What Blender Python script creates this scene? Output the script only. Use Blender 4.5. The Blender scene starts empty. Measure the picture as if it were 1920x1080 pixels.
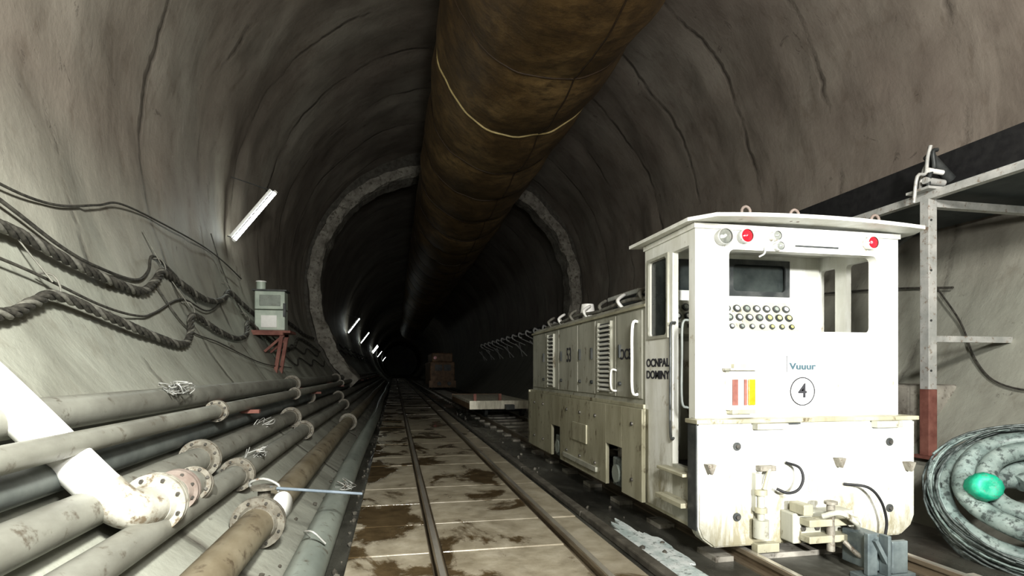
import bpy, bmesh, math, random
from mathutils import Vector, Matrix, noise
random.seed(4)
S=bpy.context.scene
S.view_settings.view_transform='Standard'
S.view_settings.gamma=.86
COL=S.collection

# ------------------------------------------------------------ materials
def nt(name):
    m=bpy.data.materials.new(name); m.use_nodes=True
    n=m.node_tree; b=n.nodes['Principled BSDF']
    return m,n,b
def node(n,t,**k):
    x=n.nodes.new(t)
    for a,v in k.items(): setattr(x,a,v)
    return x
def c4(c): return (c[0],c[1],c[2],1)
def noisy(n,scale,vec=(1,1,1),detail=6,rough=.6,dist=0):
    g=node(n,'ShaderNodeNewGeometry'); mp=node(n,'ShaderNodeMapping')
    n.links.new(g.outputs['Position'],mp.inputs['Vector'])
    mp.inputs['Scale'].default_value=vec
    t=node(n,'ShaderNodeTexNoise'); n.links.new(mp.outputs[0],t.inputs['Vector'])
    t.inputs['Scale'].default_value=scale; t.inputs['Detail'].default_value=detail
    t.inputs['Roughness'].default_value=rough; t.inputs['Distortion'].default_value=dist
    return t.outputs['Fac']
def ramp(n,fac,stops):
    r=node(n,'ShaderNodeValToRGB'); n.links.new(fac,r.inputs[0])
    e=r.color_ramp.elements
    e[0].position=stops[0][0]; e[0].color=c4(stops[0][1])
    e[1].position=stops[-1][0]; e[1].color=c4(stops[-1][1])
    for p,c in stops[1:-1]:
        x=e.new(p); x.color=c4(c)
    return r.outputs[0]
def mix(n,fac,a,b,mode='MIX'):
    m=node(n,'ShaderNodeMix',data_type='RGBA',blend_type=mode)
    if hasattr(fac,'links') or hasattr(fac,'is_output'): n.links.new(fac,m.inputs[0])
    else: m.inputs[0].default_value=fac
    for i,v in ((6,a),(7,b)):
        if isinstance(v,tuple): m.inputs[i].default_value=c4(v)
        else: n.links.new(v,m.inputs[i])
    return m.outputs[2]
def math_(n,op,a,b=None,c=None):
    m=node(n,'ShaderNodeMath',operation=op)
    for i,v in enumerate((a,b,c)):
        if v is None: continue
        if isinstance(v,(int,float)): m.inputs[i].default_value=v
        else: n.links.new(v,m.inputs[i])
    return m.outputs[0]
def bump(n,b,h,strength=.4,dist=.02):
    x=node(n,'ShaderNodeBump'); x.inputs['Strength'].default_value=strength; x.inputs['Distance'].default_value=dist
    n.links.new(h,x.inputs['Height']); n.links.new(x.outputs[0],b.inputs['Normal'])
def simple(name,c1,c2,scale=6,rough=.7,metal=0,vec=(1,1,1),lo=.35,hi=.65,bs=.25,spots=None,spot_t=.62):
    m,n,b=nt(name)
    f=noisy(n,scale,vec)
    col=ramp(n,f,[(lo,c1),(hi,c2)])
    if spots:
        f2=noisy(n,scale*3.1,(1,1,1),8,.7)
        mk=ramp(n,f2,[(spot_t-.06,(0,0,0)),(spot_t+.04,(1,1,1))])
        col=mix(n,mk,col,spots)
    n.links.new(col,b.inputs['Base Color'])
    b.inputs['Roughness'].default_value=rough; b.inputs['Metallic'].default_value=metal
    if bs: bump(n,b,f,bs,.01)
    return m
def emis(name,c,s):
    m,n,b=nt(name); b.inputs['Base Color'].default_value=c4(c)
    b.inputs['Emission Color'].default_value=c4(c); b.inputs['Emission Strength'].default_value=s
    return m

def make_wall():
    m,n,b=nt('shotcrete_lining')
    g=node(n,'ShaderNodeNewGeometry'); sp=node(n,'ShaderNodeSeparateXYZ'); n.links.new(g.outputs['Position'],sp.inputs[0])
    big=noisy(n,.5,(1,1,1),5,.55)
    streak=noisy(n,1.2,(.6,1.3,.5),6,.55,.5)
    med=noisy(n,3.4,(1,1.3,.8),8,.66,.3)
    fine=noisy(n,14,(1,1,1),8,.65)
    c=ramp(n,big,[(.32,(.26,.225,.195)),(.5,(.34,.305,.265)),(.68,(.42,.395,.35))])
    st=ramp(n,streak,[(.28,(.64,.63,.61)),(.43,(.88,.875,.86)),(.6,(1.0,1.0,.99)),(.78,(1.14,1.13,1.11))])
    c=mix(n,1.0,c,st,'MULTIPLY')
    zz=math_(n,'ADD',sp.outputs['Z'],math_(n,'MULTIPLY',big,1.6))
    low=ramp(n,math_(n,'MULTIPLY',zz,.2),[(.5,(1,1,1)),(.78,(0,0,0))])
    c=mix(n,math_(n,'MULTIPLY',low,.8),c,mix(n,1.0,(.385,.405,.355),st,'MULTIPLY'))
    md_=ramp(n,med,[(.3,(.76,.73,.70)),(.45,(.96,.95,.94)),(.7,(1.06,1.06,1.05))])
    c=mix(n,1.0,c,md_,'MULTIPLY')
    yy=math_(n,'ADD',sp.outputs['Y'],math_(n,'MULTIPLY',noisy(n,.8,(1,.4,1),4),.5))
    md=math_(n,'PINGPONG',yy,.8)
    j=ramp(n,md,[(.0,(1,1,1)),(.012,(.8,.8,.8)),(.06,(.0,.0,.0))])
    jf=math_(n,'MULTIPLY',j,ramp(n,noisy(n,1.0,(1,1,1),6,.65),[(.43,(.0,.0,.0)),(.60,(1,1,1))]))
    c=mix(n,math_(n,'MULTIPLY',jf,.75),c,(.06,.048,.038))
    cr=ramp(n,noisy(n,2.4,(1,1.2,.8),9,.72,.8),[(.30,(1,1,1)),(.36,(0,0,0))])
    c=mix(n,math_(n,'MULTIPLY',cr,.6),c,(.11,.085,.065))
    lt=ramp(n,noisy(n,3.6,(1,1.5,.5),9,.75,.5),[(.65,(0,0,0)),(.72,(1,1,1))])
    c=mix(n,math_(n,'MULTIPLY',lt,.3),c,(.5,.47,.42))
    n.links.new(c,b.inputs['Base Color']); b.inputs['Roughness'].default_value=.6
    h=math_(n,'ADD',math_(n,'MULTIPLY',streak,.8),math_(n,'MULTIPLY',fine,.15))
    h=math_(n,'SUBTRACT',h,math_(n,'MULTIPLY',jf,.5))
    h=math_(n,'SUBTRACT',h,math_(n,'MULTIPLY',cr,.35))
    h=math_(n,'ADD',h,math_(n,'MULTIPLY',lt,.25))
    h=math_(n,'ADD',h,math_(n,'MULTIPLY',med,.25))
    bump(n,b,h,.5,.055)
    return m
WALL=make_wall()

def make_track():
    m,n,b=nt('wet_muddy_concrete')
    g=node(n,'ShaderNodeNewGeometry'); sp=node(n,'ShaderNodeSeparateXYZ'); n.links.new(g.outputs['Position'],sp.inputs[0])
    f=noisy(n,1.7,(1.1,.8,1),7,.6,.5); f2=noisy(n,7,(1,1,1),6,.65)
    f=math_(n,'ADD',f,math_(n,'MULTIPLY',sp.outputs['X'],.09))
    dry=ramp(n,f2,[(.3,(.30,.262,.19)),(.5,(.40,.36,.275)),(.7,(.50,.46,.37))])
    wet=ramp(n,f2,[(.3,(.065,.046,.024)),(.7,(.15,.11,.06))])
    mk=ramp(n,f,[(.455,(0,0,0)),(.50,(.75,.75,.75)),(.6,(1,1,1))])
    n.links.new(mix(n,mk,wet,dry),b.inputs['Base Color'])
    n.links.new(ramp(n,mk,[(0,(.05,.05,.05)),(1,(.36,.36,.36))]),b.inputs['Roughness'])
    bump(n,b,math_(n,'MULTIPLY',f2,mk),.3,.012)
    return m
TRACK=make_track()
def make_floor():
    m,n,b=nt('wet_tunnel_floor')
    f=noisy(n,1.5,(1,.5,1),7,.62,.3); f2=noisy(n,12,(1,1,1),6,.7)
    n.links.new(ramp(n,f,[(.35,(.035,.034,.028)),(.55,(.10,.098,.082)),(.72,(.22,.22,.19))]),b.inputs['Base Color'])
    n.links.new(ramp(n,f,[(.4,(.05,.05,.05)),(.6,(.45,.45,.45))]),b.inputs['Roughness'])
    bump(n,b,f2,.25,.01)
    return m
FLOOR=make_floor()
def make_paint(name,base,dirt,rust,amt,mud=None):
    m,n,b=nt(name)
    st=noisy(n,3,(1.4,1.4,.35),7,.65,.3); sp=noisy(n,11,(1,1,.6),8,.7)
    c=ramp(n,st,[(.42-amt*.2,dirt),(.62,base)])
    c=mix(n,ramp(n,sp,[(.62-amt*.04,(0,0,0)),(.70-amt*.04,(.9,.9,.9))]),c,rust)
    if mud:
        g=node(n,'ShaderNodeNewGeometry'); s_=node(n,'ShaderNodeSeparateXYZ'); n.links.new(g.outputs['Position'],s_.inputs[0])
        lowf=math_(n,'SUBTRACT',.60,s_.outputs['Z'])
        k=math_(n,'ADD',math_(n,'MULTIPLY',lowf,.42),noisy(n,5,(1,1,.4),9,.74,.4))
        c=mix(n,ramp(n,k,[(.50,(0,0,0)),(.72,(.9,.9,.9))]),c,mud)
    n.links.new(c,b.inputs['Base Color']); b.inputs['Roughness'].default_value=.45
    bump(n,b,sp,.12,.01)
    return m
CREAM=make_paint('cream_loco_paint',(.79,.80,.77),(.62,.62,.56),(.30,.24,.15),.0,(.25,.225,.14))
CREAMD=make_paint('dirty_cream_paint',(.42,.42,.36),(.20,.195,.15),(.10,.08,.04),1.0)
SKIRT=make_paint('muddy_skirt_paint',(.40,.385,.29),(.20,.185,.12),(.08,.06,.03),1.0)
DGREY=simple('dark_grey_steel',(.04,.045,.045),(.10,.105,.10),8,.5,.3)
BLACK=simple('black_rubber',(.010,.010,.011),(.022,.022,.022),12,.6)
TEALB=simple('dark_teal_cover',(.02,.03,.032),(.045,.06,.06),6,.5)
PIPE=simple('dusty_steel_pipe',(.19,.187,.16),(.31,.31,.27),4,.48,.1,(1,.6,1),.35,.65,.2,(.13,.115,.09),.63)
PIPE2=simple('grey_green_pipe',(.20,.225,.20),(.32,.35,.31),3.5,.42,.1,(1,.5,1),.35,.65,.2,(.13,.12,.095),.63)
PIPE3=simple('muddy_pipe',(.17,.14,.09),(.32,.285,.21),3,.52,.05,(1,.5,1),.35,.65,.3,(.11,.085,.055),.6)
PIPED=simple('dark_pipe',(.09,.10,.095),(.17,.185,.17),4,.55,.1)
WPIPE=simple('white_painted_pipe',(.74,.74,.70),(.90,.90,.87),3,.4,0,(1,1,1),.35,.6,.1,(.5,.46,.38),.66)
EPIPE=simple('worn_elbow_paint',(.30,.285,.235),(.56,.55,.49),6,.5,0,(1,1,1),.35,.65,.3,(.2,.16,.11),.60)
FLANGE=simple('rusty_flange',(.17,.155,.125),(.30,.285,.24),14,.6,.2,bs=.4,spots=(.12,.09,.06),spot_t=.6)
RUST=simple('red_rust_steel',(.17,.065,.05),(.28,.13,.10),9,.7)
GASKET=simple('dull_gasket',(.22,.175,.15),(.33,.285,.25),9,.7)
BOLT=simple('bolt_steel',(.10,.095,.085),(.2,.19,.17),30,.4,.6)
RAIL=simple('worn_rail_steel',(.16,.125,.085),(.30,.25,.18),10,.4,.4,(1,.2,1))
RAILTOP=simple('polished_rail_head',(.42,.39,.34),(.60,.57,.50),10,.28,.6,(1,.2,1))
STEEL=simple('galvanised_steel',(.38,.39,.37),(.56,.56,.53),7,.45,.2,spots=(.26,.20,.15),spot_t=.62)
ROPE=simple('cable_sheath',(.035,.033,.028),(.10,.095,.08),25,.6,bs=.4)
ROPEL=simple('light_cable_sheath',(.13,.125,.11),(.24,.235,.2),20,.6,bs=.4)
WOOD=simple('dusty_deck_boards',(.55,.52,.42),(.78,.75,.63),5,.7,0,(4,1,1))
BROWN=simple('rusty_brown_paint',(.14,.085,.04),(.32,.20,.11),6,.6)
BOXG=simple('pale_green_enclosure',(.36,.42,.36),(.52,.58,.5),5,.45)
HOSE=simple('grey_green_hose',(.17,.225,.21),(.36,.43,.40),8,.42,0,spots=(.08,.10,.095),spot_t=.57)
HOSED=simple('dark_wire_hose',(.06,.075,.07),(.22,.25,.24),30,.4,.3)
GREEN=simple('green_plastic_cap',(.0,.30,.18),(.04,.48,.30),12,.5,bs=.6,spots=(.12,.2,.16),spot_t=.62)
ORANGE=simple('orange_lens',(.75,.22,.01),(.9,.35,.03),9,.25)
REDL=simple('red_lens',(.45,.01,.02),(.65,.03,.05),9,.15)
WHITEP=simple('white_plastic',(.75,.75,.72),(.85,.85,.82),9,.4)
LENS=simple('clear_lamp_lens',(.30,.32,.29),(.5,.52,.48),25,.1,.5)
INK=simple('black_lettering',(.02,.02,.025),(.04,.04,.045),9,.6)
YEL=simple('yellow_dial',(.7,.65,.15),(.8,.75,.25),9,.4)
GLINT=simple('painted_floor_glint',(.60,.70,.68),(.95,1,.98),9,.12,0,(1,.6,1),.4,.6,.5,(.3,.34,.32),.6)  # near-white colour paints the bright reflection off the wet floor
CONC=simple('pale_concrete',(.21,.195,.165),(.44,.42,.365),3.5,.7,bs=.6,spots=(.14,.125,.10),spot_t=.58)
STONE=simple('grimy_stone',(.07,.063,.05),(.15,.14,.115),9,.7,bs=.5)
TUBE=emis('fluorescent_tube',(.93,1,.95),22)
m,n,b=nt('window_glass'); b.inputs['Base Color'].default_value=(.03,.04,.04,1); b.inputs['Roughness'].default_value=.12
n.links.new(ramp(n,noisy(n,5),[(.3,(.02,.025,.025)),(.7,(.06,.07,.065))]),b.inputs['Base Color']); GLASS=m

def make_duct():
    m,n,b=nt('brown_vent_fabric')
    f=noisy(n,1.1,(1,.8,1),6,.6,.5); f2=noisy(n,5,(1,1.6,1),8,.72)
    c=ramp(n,f,[(.3,(.060,.038,.014)),(.5,(.125,.078,.030)),(.7,(.25,.170,.074))])
    c=mix(n,ramp(n,f2,[(.44,(0,0,0)),(.66,(.8,.8,.8))]),c,(.042,.026,.012))
    n.links.new(c,b.inputs['Base Color']); b.inputs['Roughness'].default_value=.5
    bump(n,b,math_(n,'ADD',f,math_(n,'MULTIPLY',f2,.4)),.6,.06); return m
DUCT=make_duct()
DSEAM=simple('duct_hoop_webbing',(.40,.32,.15),(.58,.48,.24),9,.5)
DSEAMD=simple('dark_duct_seam',(.03,.017,.008),(.055,.033,.014),9,.6)

# ------------------------------------------------------------ mesh builder
class M:
    def __init__(s): s.v=[];s.f=[];s.m=[];s.sm=[];s.mats=[]
    def mi(s,mat):
        if mat not in s.mats: s.mats.append(mat)
        return s.mats.index(mat)
    def raw(s,vs,fs,mat,smooth=False):
        o=len(s.v); s.v+= [tuple(x) for x in vs]; i=s.mi(mat)
        for f in fs: s.f.append([o+k for k in f]); s.m.append(i); s.sm.append(smooth)
    def bm(s,b,mat,smooth=False):
        b.verts.index_update()
        s.raw([v.co[:] for v in b.verts],[[v.index for v in f.verts] for f in b.faces],mat,smooth); b.free()
    def box(s,x0,x1,y0,y1,z0,z1,mat,bev=0,rot=None):
        b=bmesh.new(); bmesh.ops.create_cube(b,size=1)
        c=Vector(((x0+x1)/2,(y0+y1)/2,(z0+z1)/2))
        for v in b.verts: v.co=Vector((v.co.x*(x1-x0),v.co.y*(y1-y0),v.co.z*(z1-z0)))
        if bev: bmesh.ops.bevel(b,geom=b.edges[:],offset=bev,segments=2,affect='EDGES',profile=.5)
        for v in b.verts:
            if rot: v.co=rot@v.co
            v.co+=c
        s.bm(b,mat)
    def beam(s,a,b_,w,h,mat):
        a=Vector(a);b_=Vector(b_);d=b_-a;L=d.length
        q=d.to_track_quat('Y','Z').to_matrix(); c=(a+b_)/2
        s.box(c.x-w/2,c.x+w/2,c.y-L/2,c.y+L/2,c.z-h/2,c.z+h/2,mat,0,q)
    def cyl(s,a,b_,r,mat,seg=24,r2=None,caps=True,smooth=True):
        a=Vector(a);b_=Vector(b_);r2=r if r2 is None else r2
        q=(b_-a).to_track_quat('Z','Y').to_matrix()
        vs=[];fs=[]
        for p,rr in((a,r),(b_,r2)):
            for i in range(seg):
                t=2*math.pi*i/seg; vs.append(p+q@Vector((rr*math.cos(t),rr*math.sin(t),0)))
        for i in range(seg): fs.append([i,(i+1)%seg,seg+(i+1)%seg,seg+i])
        s.raw(vs,fs,mat,smooth)
        if caps: s.raw(vs,[list(range(seg))[::-1],list(range(seg,2*seg))],mat,False)
    def lathe(s,a,d,prof,mat,seg=32):
        a=Vector(a);q=Vector(d).normalized().to_track_quat('Z','Y').to_matrix();vs=[];fs=[]
        for r,h in prof:
            for i in range(seg):
                t=2*math.pi*i/seg; vs.append(a+q@Vector((r*math.cos(t),r*math.sin(t),h)))
        for k in range(len(prof)-1):
            for i in range(seg): fs.append([k*seg+i,k*seg+(i+1)%seg,(k+1)*seg+(i+1)%seg,(k+1)*seg+i])
        s.raw(vs,fs,mat,True)
    def tube(s,pts,r,mat,seg=10,smooth=1,closed=False,caps=True,rf=None):
        P=[Vector(p) for p in pts]
        if smooth: P=catmull(P,smooth,closed)
        N=len(P);vs=[];fs=[];up=None
        for i,p in enumerate(P):
            a=P[max(i-1,0)];b_=P[min(i+1,N-1)]
            t=(b_-a).normalized()
            if up is None:
                up=Vector((0,0,1)) if abs(t.z)<.9 else Vector((1,0,0))
            up=(up-t*up.dot(t)).normalized(); sd=t.cross(up)
            rr=rf(i,N)*r if rf else r
            for k in range(seg):
                an=2*math.pi*k/seg; vs.append(p+up*(rr*math.cos(an))+sd*(rr*math.sin(an)))
        for i in range(N-1):
            for k in range(seg): fs.append([i*seg+k,i*seg+(k+1)%seg,(i+1)*seg+(k+1)%seg,(i+1)*seg+k])
        s.raw(vs,fs,mat,True)
        if caps: s.raw(vs,[list(range(seg))[::-1],list(range((N-1)*seg,N*seg))],mat)
    def plate(s,u0,u1,v0,v1,hu0,hu1,hv0,hv1,rad,w0,w1,fn,mat,n=5):
        outer=[(u1,v1),(u0,v1),(u0,v0),(u1,v0)]; arcs=[]
        cs=[(hu1-rad,hv1-rad,0),(hu0+rad,hv1-rad,90),(hu0+rad,hv0+rad,180),(hu1-rad,hv0+rad,270)]
        for cx,cy,a0 in cs:
            arcs.append([(cx+rad*math.cos(math.radians(a0+90*i/n)),cy+rad*math.sin(math.radians(a0+90*i/n))) for i in range(n+1)])
        vs=[];fs=[]
        for w in(w0,w1):
            for u,v in outer: vs.append(fn(u,v,w))
            for a in arcs:
                for u,v in a: vs.append(fn(u,v,w))
        T=4+4*(n+1)
        A=lambda l,k,i: l*T+4+k*(n+1)+i
        for l in(0,1):
            for k in range(4):
                for i in range(n): fs.append([l*T+k,A(l,k,i),A(l,k,i+1)])
                k2=(k+1)%4; fs.append([l*T+k,A(l,k,n),A(l,k2,0),l*T+k2])
        for k in range(4):
            k2=(k+1)%4
            fs.append([k,k2,T+k2,T+k])
            for i in range(n): fs.append([A(0,k,i),A(0,k,i+1),A(1,k,i+1),A(1,k,i)])
            fs.append([A(0,k,n),A(0,k2,0),A(1,k2,0),A(1,k,n)])
        s.raw(vs,fs,mat)
    def done(s,name,parent=None):
        me=bpy.data.meshes.new(name); me.from_pydata(s.v,[],s.f)
        for m_ in s.mats: me.materials.append(m_)
        me.polygons.foreach_set('material_index',s.m); me.polygons.foreach_set('use_smooth',s.sm)
        b=bmesh.new(); b.from_mesh(me); bmesh.ops.recalc_face_normals(b,faces=b.faces[:]); b.to_mesh(me); b.free()
        o=bpy.data.objects.new(name,me); COL.objects.link(o)
        if parent: o.parent=parent
        return o
def catmull(P,k,closed=False):
    if k<=1 or len(P)<3: return P
    out=[];n=len(P)
    for i in range(n-1):
        p0=P[i-1] if i>0 else P[0]*2-P[1]; p1=P[i]; p2=P[i+1]; p3=P[i+2] if i+2<n else P[-1]*2-P[-2]
        for j in range(k):
            t=j/k
            out.append(.5*((2*p1)+(p2-p0)*t+(2*p0-5*p1+4*p2-p3)*t*t+(3*p1-p0-3*p2+p3)*t**3))
    out.append(P[-1]); return out
def empty(name,loc=(0,0,0)):
    e=bpy.data.objects.new(name,None); COL.objects.link(e); e.empty_display_size=.2; return e
def text(s,loc,rot,size,mat,parent,name,sx=1):
    c=bpy.data.curves.new(name,'FONT'); c.body=s; c.size=size; c.align_x='CENTER'; c.align_y='CENTER'; c.extrude=.0015; c.offset=.0015
    c.materials.append(mat)
    o=bpy.data.objects.new(name,c); COL.objects.link(o); o.location=loc; o.rotation_euler=rot; o.scale=(sx,1,1); o.parent=parent
    return o

# ------------------------------------------------------------ tunnel shell
CX,CZ,R=1.58,3.4,4.0
def wx(z,side=-1): return CX+side*math.sqrt(max(0,R*R-(z-CZ)**2))
def wz(x): return CZ-math.sqrt(R*R-(x-CX)**2)
def shell(name,a0,a1,na):
    ys=[];y=-7.0
    while y<150:
        ys.append(y); y+= .16 if y<17 else (.6 if y<40 else 5)
    vs=[];fs=[]
    for yy in ys:
        for i in range(na+1):
            a=math.radians(a0+(a1-a0)*i/na)
            p=Vector((CX+R*math.cos(a),yy,CZ+R*math.sin(a)))
            d=noise.noise(p*.7)*.08+noise.noise(p*2.1)*.025
            ph=(yy%1.6)/1.6; d+=.035*ph
            e=min(1,max(0,(math.sin(a)+1)*1.2))
            rr=R+abs(d)*e
            vs.append((CX+rr*math.cos(a),yy,CZ+rr*math.sin(a)))
    w=na+1
    for j in range(len(ys)-1):
        for i in range(na): fs.append([j*w+i,j*w+i+1,(j+1)*w+i+1,(j+1)*w+i])
    m_=M(); m_.raw(vs,fs,WALL,True); return m_.done(name)
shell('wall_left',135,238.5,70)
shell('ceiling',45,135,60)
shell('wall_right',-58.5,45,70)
m_=M(); m_.box(-3,6.2,150,150.3,-1,8,WALL); m_.done('wall_back')
m_=M(); m_.box(-3,6.2,-7.3,-7,-1,8,WALL); m_.done('wall_front')
m_=M(); m_.box(-.55,3.72,-7,150,-.12,0,FLOOR); m_.done('floor')

# lining ring at section change (bulkhead face + pale rib)
K=190
def ringpt(a,r,y,sq=1.0,dz=0): return (CX+r*math.cos(a),y,CZ+dz+r*sq*math.sin(a))
m_=M(); vsA=[];fsA=[];vs=[];fs=[]
def rib(a,r,y,k): 
    sq=1-.075*max(0,math.sin(a))
    return (CX+(r+k)*math.cos(a),y+k*.6,CZ+(r+k)*sq*math.sin(a))
prof=[(3.93,16.25),(3.88,16.0),(3.62,16.0),(3.57,16.08),(3.57,16.7)]
for i in range(K+1):
    a=math.radians(-45+270*i/K)
    for j,(r,y) in enumerate(prof):
        p=Vector((math.cos(a)*4,math.sin(a)*4,j*.7)); k=noise.noise(p*1.8)*.08+noise.noise(p*6)*.04
        if j==0: k=0
        if int(math.degrees(a)//9)%2: k+=.012
        vs.append(rib(a,r,y,k))
    vsA.append(ringpt(a,R+.1,16.22)); vsA.append(rib(a,3.58,16.22,0))
for i in range(K):
    for j in range(4): fs.append([i*5+j,i*5+j+1,(i+1)*5+j+1,(i+1)*5+j])
    fsA.append([i*2,i*2+1,i*2+3,i*2+2])
m_.raw(vs,fs,CONC,False); m_.raw(vsA,fsA,STONE); m_.done('concrete_lining_rib')

# ------------------------------------------------------------ ventilation duct
E=empty('ventilation_duct'); DX,DZ,DR=1.71,5.52,1.13
vs=[];fs=[];ys=[];y=-4.0
while y<60:
    ys.append(y); y+=.1 if y<16 else .4
seg=72
def dr(y):
    ph=((y-7.7)%1.6)/1.6
    return 1.03-.04*(1-abs(math.sin(math.pi*ph))**.6)
def dpt(a,y,e=0):
    p=Vector((math.cos(a)*1.5,y*.8,math.sin(a)*1.5)); q=Vector((math.cos(a)*3,y*3.2,math.sin(a)*3))
    r=DR*dr(y)*(1+.035*noise.noise(p)+.022*noise.noise(p*3)+.010*noise.noise(q))+e
    ph=((y-7.7)%1.6)/1.6; sag=.03*math.sin(math.pi*ph)*max(0,-math.sin(a))
    return (DX+r*math.cos(a),y,DZ+r*math.sin(a)-.04*math.sin(y*.45)-sag)
for y in ys:
    for i in range(seg): vs.append(dpt(2*math.pi*i/seg,y))
for j in range(len(ys)-1):
    for i in range(seg): fs.append([j*seg+i,j*seg+(i+1)%seg,(j+1)*seg+(i+1)%seg,(j+1)*seg+i])
m_=M(); m_.raw(vs,fs,DUCT,True); m_.done('fabric_tube',E)
m_=M()
y=-3.5;k=0
while y<40:
    near=abs(y-7.7)<.3
    m_.tube([dpt(t*math.pi/48,y,.004) for t in range(97)],.018 if near else .012,DSEAM if near else DSEAMD,6,0); y+=1.6
m_.done('hoops',E)
m_=M(); m_.tube([dpt(math.radians(-75),y,.002) for y in ys[:260]],.011,DSEAMD,6,0)
m_.done('long_seam',E)
m_=M(); y=-3.5
while y<40:
    for s in(-1,1):
        x=DX+s*.7; zt=CZ+math.sqrt(16-(x-CX)**2)+.02
        m_.cyl((x,y,DZ+.85),(x,y,zt),.008,DGREY,6)
    y+=3.2
m_.done('hanger_wires',E)

# ------------------------------------------------------------ track
def slab(name,x0,x1,ztop,L=1.24):
    m_=M(); y=-6.0
    while y<80:
        dz=random.uniform(-.003,.003)
        m_.box(x0,x1,y+.004,y+L-.004,-.01,ztop+dz,TRACK,.006 if y<12 else 0); y+=L
    return m_.done(name)
slab('trackbed_slab',.275,1.02,.035,.62)
slab('trackbed_slab',-.26,.20,.035,.62)
slab('trackbed_slab',1.10,1.30,.035)
def rail(name,x):
    m_=M(); z0=0.0
    for (a,b_,c,d,mt) in ((-.05,.05,0,.012,RAIL),(-.008,.008,.012,.05,RAIL),(-.022,.022,.05,.072,RAIL),(-.015,.015,.072,.078,RAILTOP)):
        m_.box(x+a,x+b_,-6,80,z0+c,z0+d,mt)
    return m_.done(name)
for x in(.237,1.06,1.975,2.805): rail('steel_rail',x)
m_=M(); y=-5.5
while y<60:
    m_.box(1.80,1.915,y,y+.2,0,.03,CONC); m_.box(2.035,2.745,y,y+.2,0,.03,CONC); m_.box(2.865,3.0,y,y+.2,0,.03,CONC); y+=.7
m_.done('track_sleepers')
m_=M(); 
for i in range(40): m_.box(1.36,1.43,-6+i*2+.01,-4+i*2-.01,0,.05+random.uniform(-.006,.006),STONE,.01)
m_.done('drain_kerb')
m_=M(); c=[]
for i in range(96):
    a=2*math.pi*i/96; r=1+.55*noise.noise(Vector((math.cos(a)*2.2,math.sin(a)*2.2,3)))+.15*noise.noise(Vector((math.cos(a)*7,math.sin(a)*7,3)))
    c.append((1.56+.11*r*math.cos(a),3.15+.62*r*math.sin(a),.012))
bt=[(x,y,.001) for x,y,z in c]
m_.raw(c+bt,[list(range(96))]+[[i,(i+1)%96,96+(i+1)%96,96+i] for i in range(96)],GLINT); m_.done('floor_glint_patch')  # flat patch standing in for light reflected by the wet channel

# ------------------------------------------------------------ pipes on left
def flange(m_,p,r,both=True,mat=FLANGE,axis=(0,1,0),k=1.6):
    p=Vector(p);ax=Vector(axis).normalized()
    for s in((-1,1) if both else (1,)):
        a=p+ax*(.004*s); m_.cyl(a,a+ax*(.020*s),r*k,mat,28)
        m_.cyl(a+ax*(.020*s),a+ax*(.05*s),r*1.2,mat,20,r*1.04)
    q=ax.to_track_quat('Z','Y').to_matrix()
    for i in range(8):
        t=2*math.pi*(i+.5)/8; o=q@Vector((r*(k-.25)*math.cos(t),r*(k-.25)*math.sin(t),0))
        m_.cyl(p+o-ax*.034,p+o+ax*.034,.008,BOLT,6,smooth=False)
def pipe(name,x,z,r,mat,fl=(),y0=-3,y1=46,wob=.01,far=(0,0)):
    m_=M(); pts=[]; y=y0
    ph=random.random()*9
    while y<=y1:
        t=max(0,(y-8)/30)
        pts.append((x+wob*math.sin(y*.45+ph)*min(1,max(0,(y-1)*.2))+far[0]*t,y,z+far[1]*t)); y+=1.0
    m_.tube(pts,r,mat,24,3)
    for f in fl:
        t=max(0,(f-8)/30); flange(m_,(x+far[0]*t+wob*math.sin(f*.45+ph)*min(1,max(0,(f-1)*.2)),f,z+far[1]*t),r)
    return m_,name
m_,nm=pipe('steel_pipe',-1.43,.915,.075,PIPE,(8.5,14.5,20)); m_.done(nm)
m_,nm=pipe('steel_pipe',-1.18,.825,.046,PIPE,(4.15,7.2,13)); m_.done(nm)
m_,nm=pipe('steel_pipe',-1.275,.70,.065,PIPED,(9,)); m_.done(nm)
m_,nm=pipe('steel_pipe',-1.135,.575,.072,PIPE,(3.65,6.7,12)); m_.done(nm)
m_,nm=pipe('steel_pipe',-.98,.44,.066,PIPE,(3.85,6.6,11.5)); m_.done(nm)
m_,nm=pipe('steel_pipe',-.735,.265,.088,PIPE3,(3.3,9.5)); m_.done(nm)
m_,nm=pipe('steel_pipe',-.43,.098,.092,PIPE2,(),wob=.02); m_.done(nm)
E=empty('white_branch_pipe')
m_=M()
m_.tube([(-1.80,2.34,1.44),(-1.46,2.39,1.065),(-1.15,2.42,.70),(-1.09,2.43,.63)],.076,WPIPE,28,5); m_.done('inclined_tube',E)
m_=M(); m_.tube([(-1.10,2.428,.64),(-1.05,2.435,.585),(-1.01,2.46,.555),(-.99,2.52,.545),(-.985,2.58,.545)],.079,EPIPE,24,6)
flange(m_,(-.985,2.61,.545),.078,True,EPIPE,(0,1,0))
m_.tube([(-.985,2.63,.545),(-.98,2.85,.55),(-.975,2.98,.55),(-.975,3.12,.50),(-.978,3.2,.46)],.066,PIPE,24,5)
flange(m_,(-.98,2.84,.55),.066,True,GASKET,k=1.45)
flange(m_,(-.975,3.04,.535),.055,True,FLANGE,(0,.9,-.35))
m_.done('elbow_and_flanges',E)
E=empty('gate_valve'); m_=M()
m_.cyl((-.735,3.45,.30),(-.735,3.45,.43),.035,FLANGE,16)
m_.cyl((-.735,3.45,.42),(-.735,3.45,.435),.075,FLANGE,20)
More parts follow.
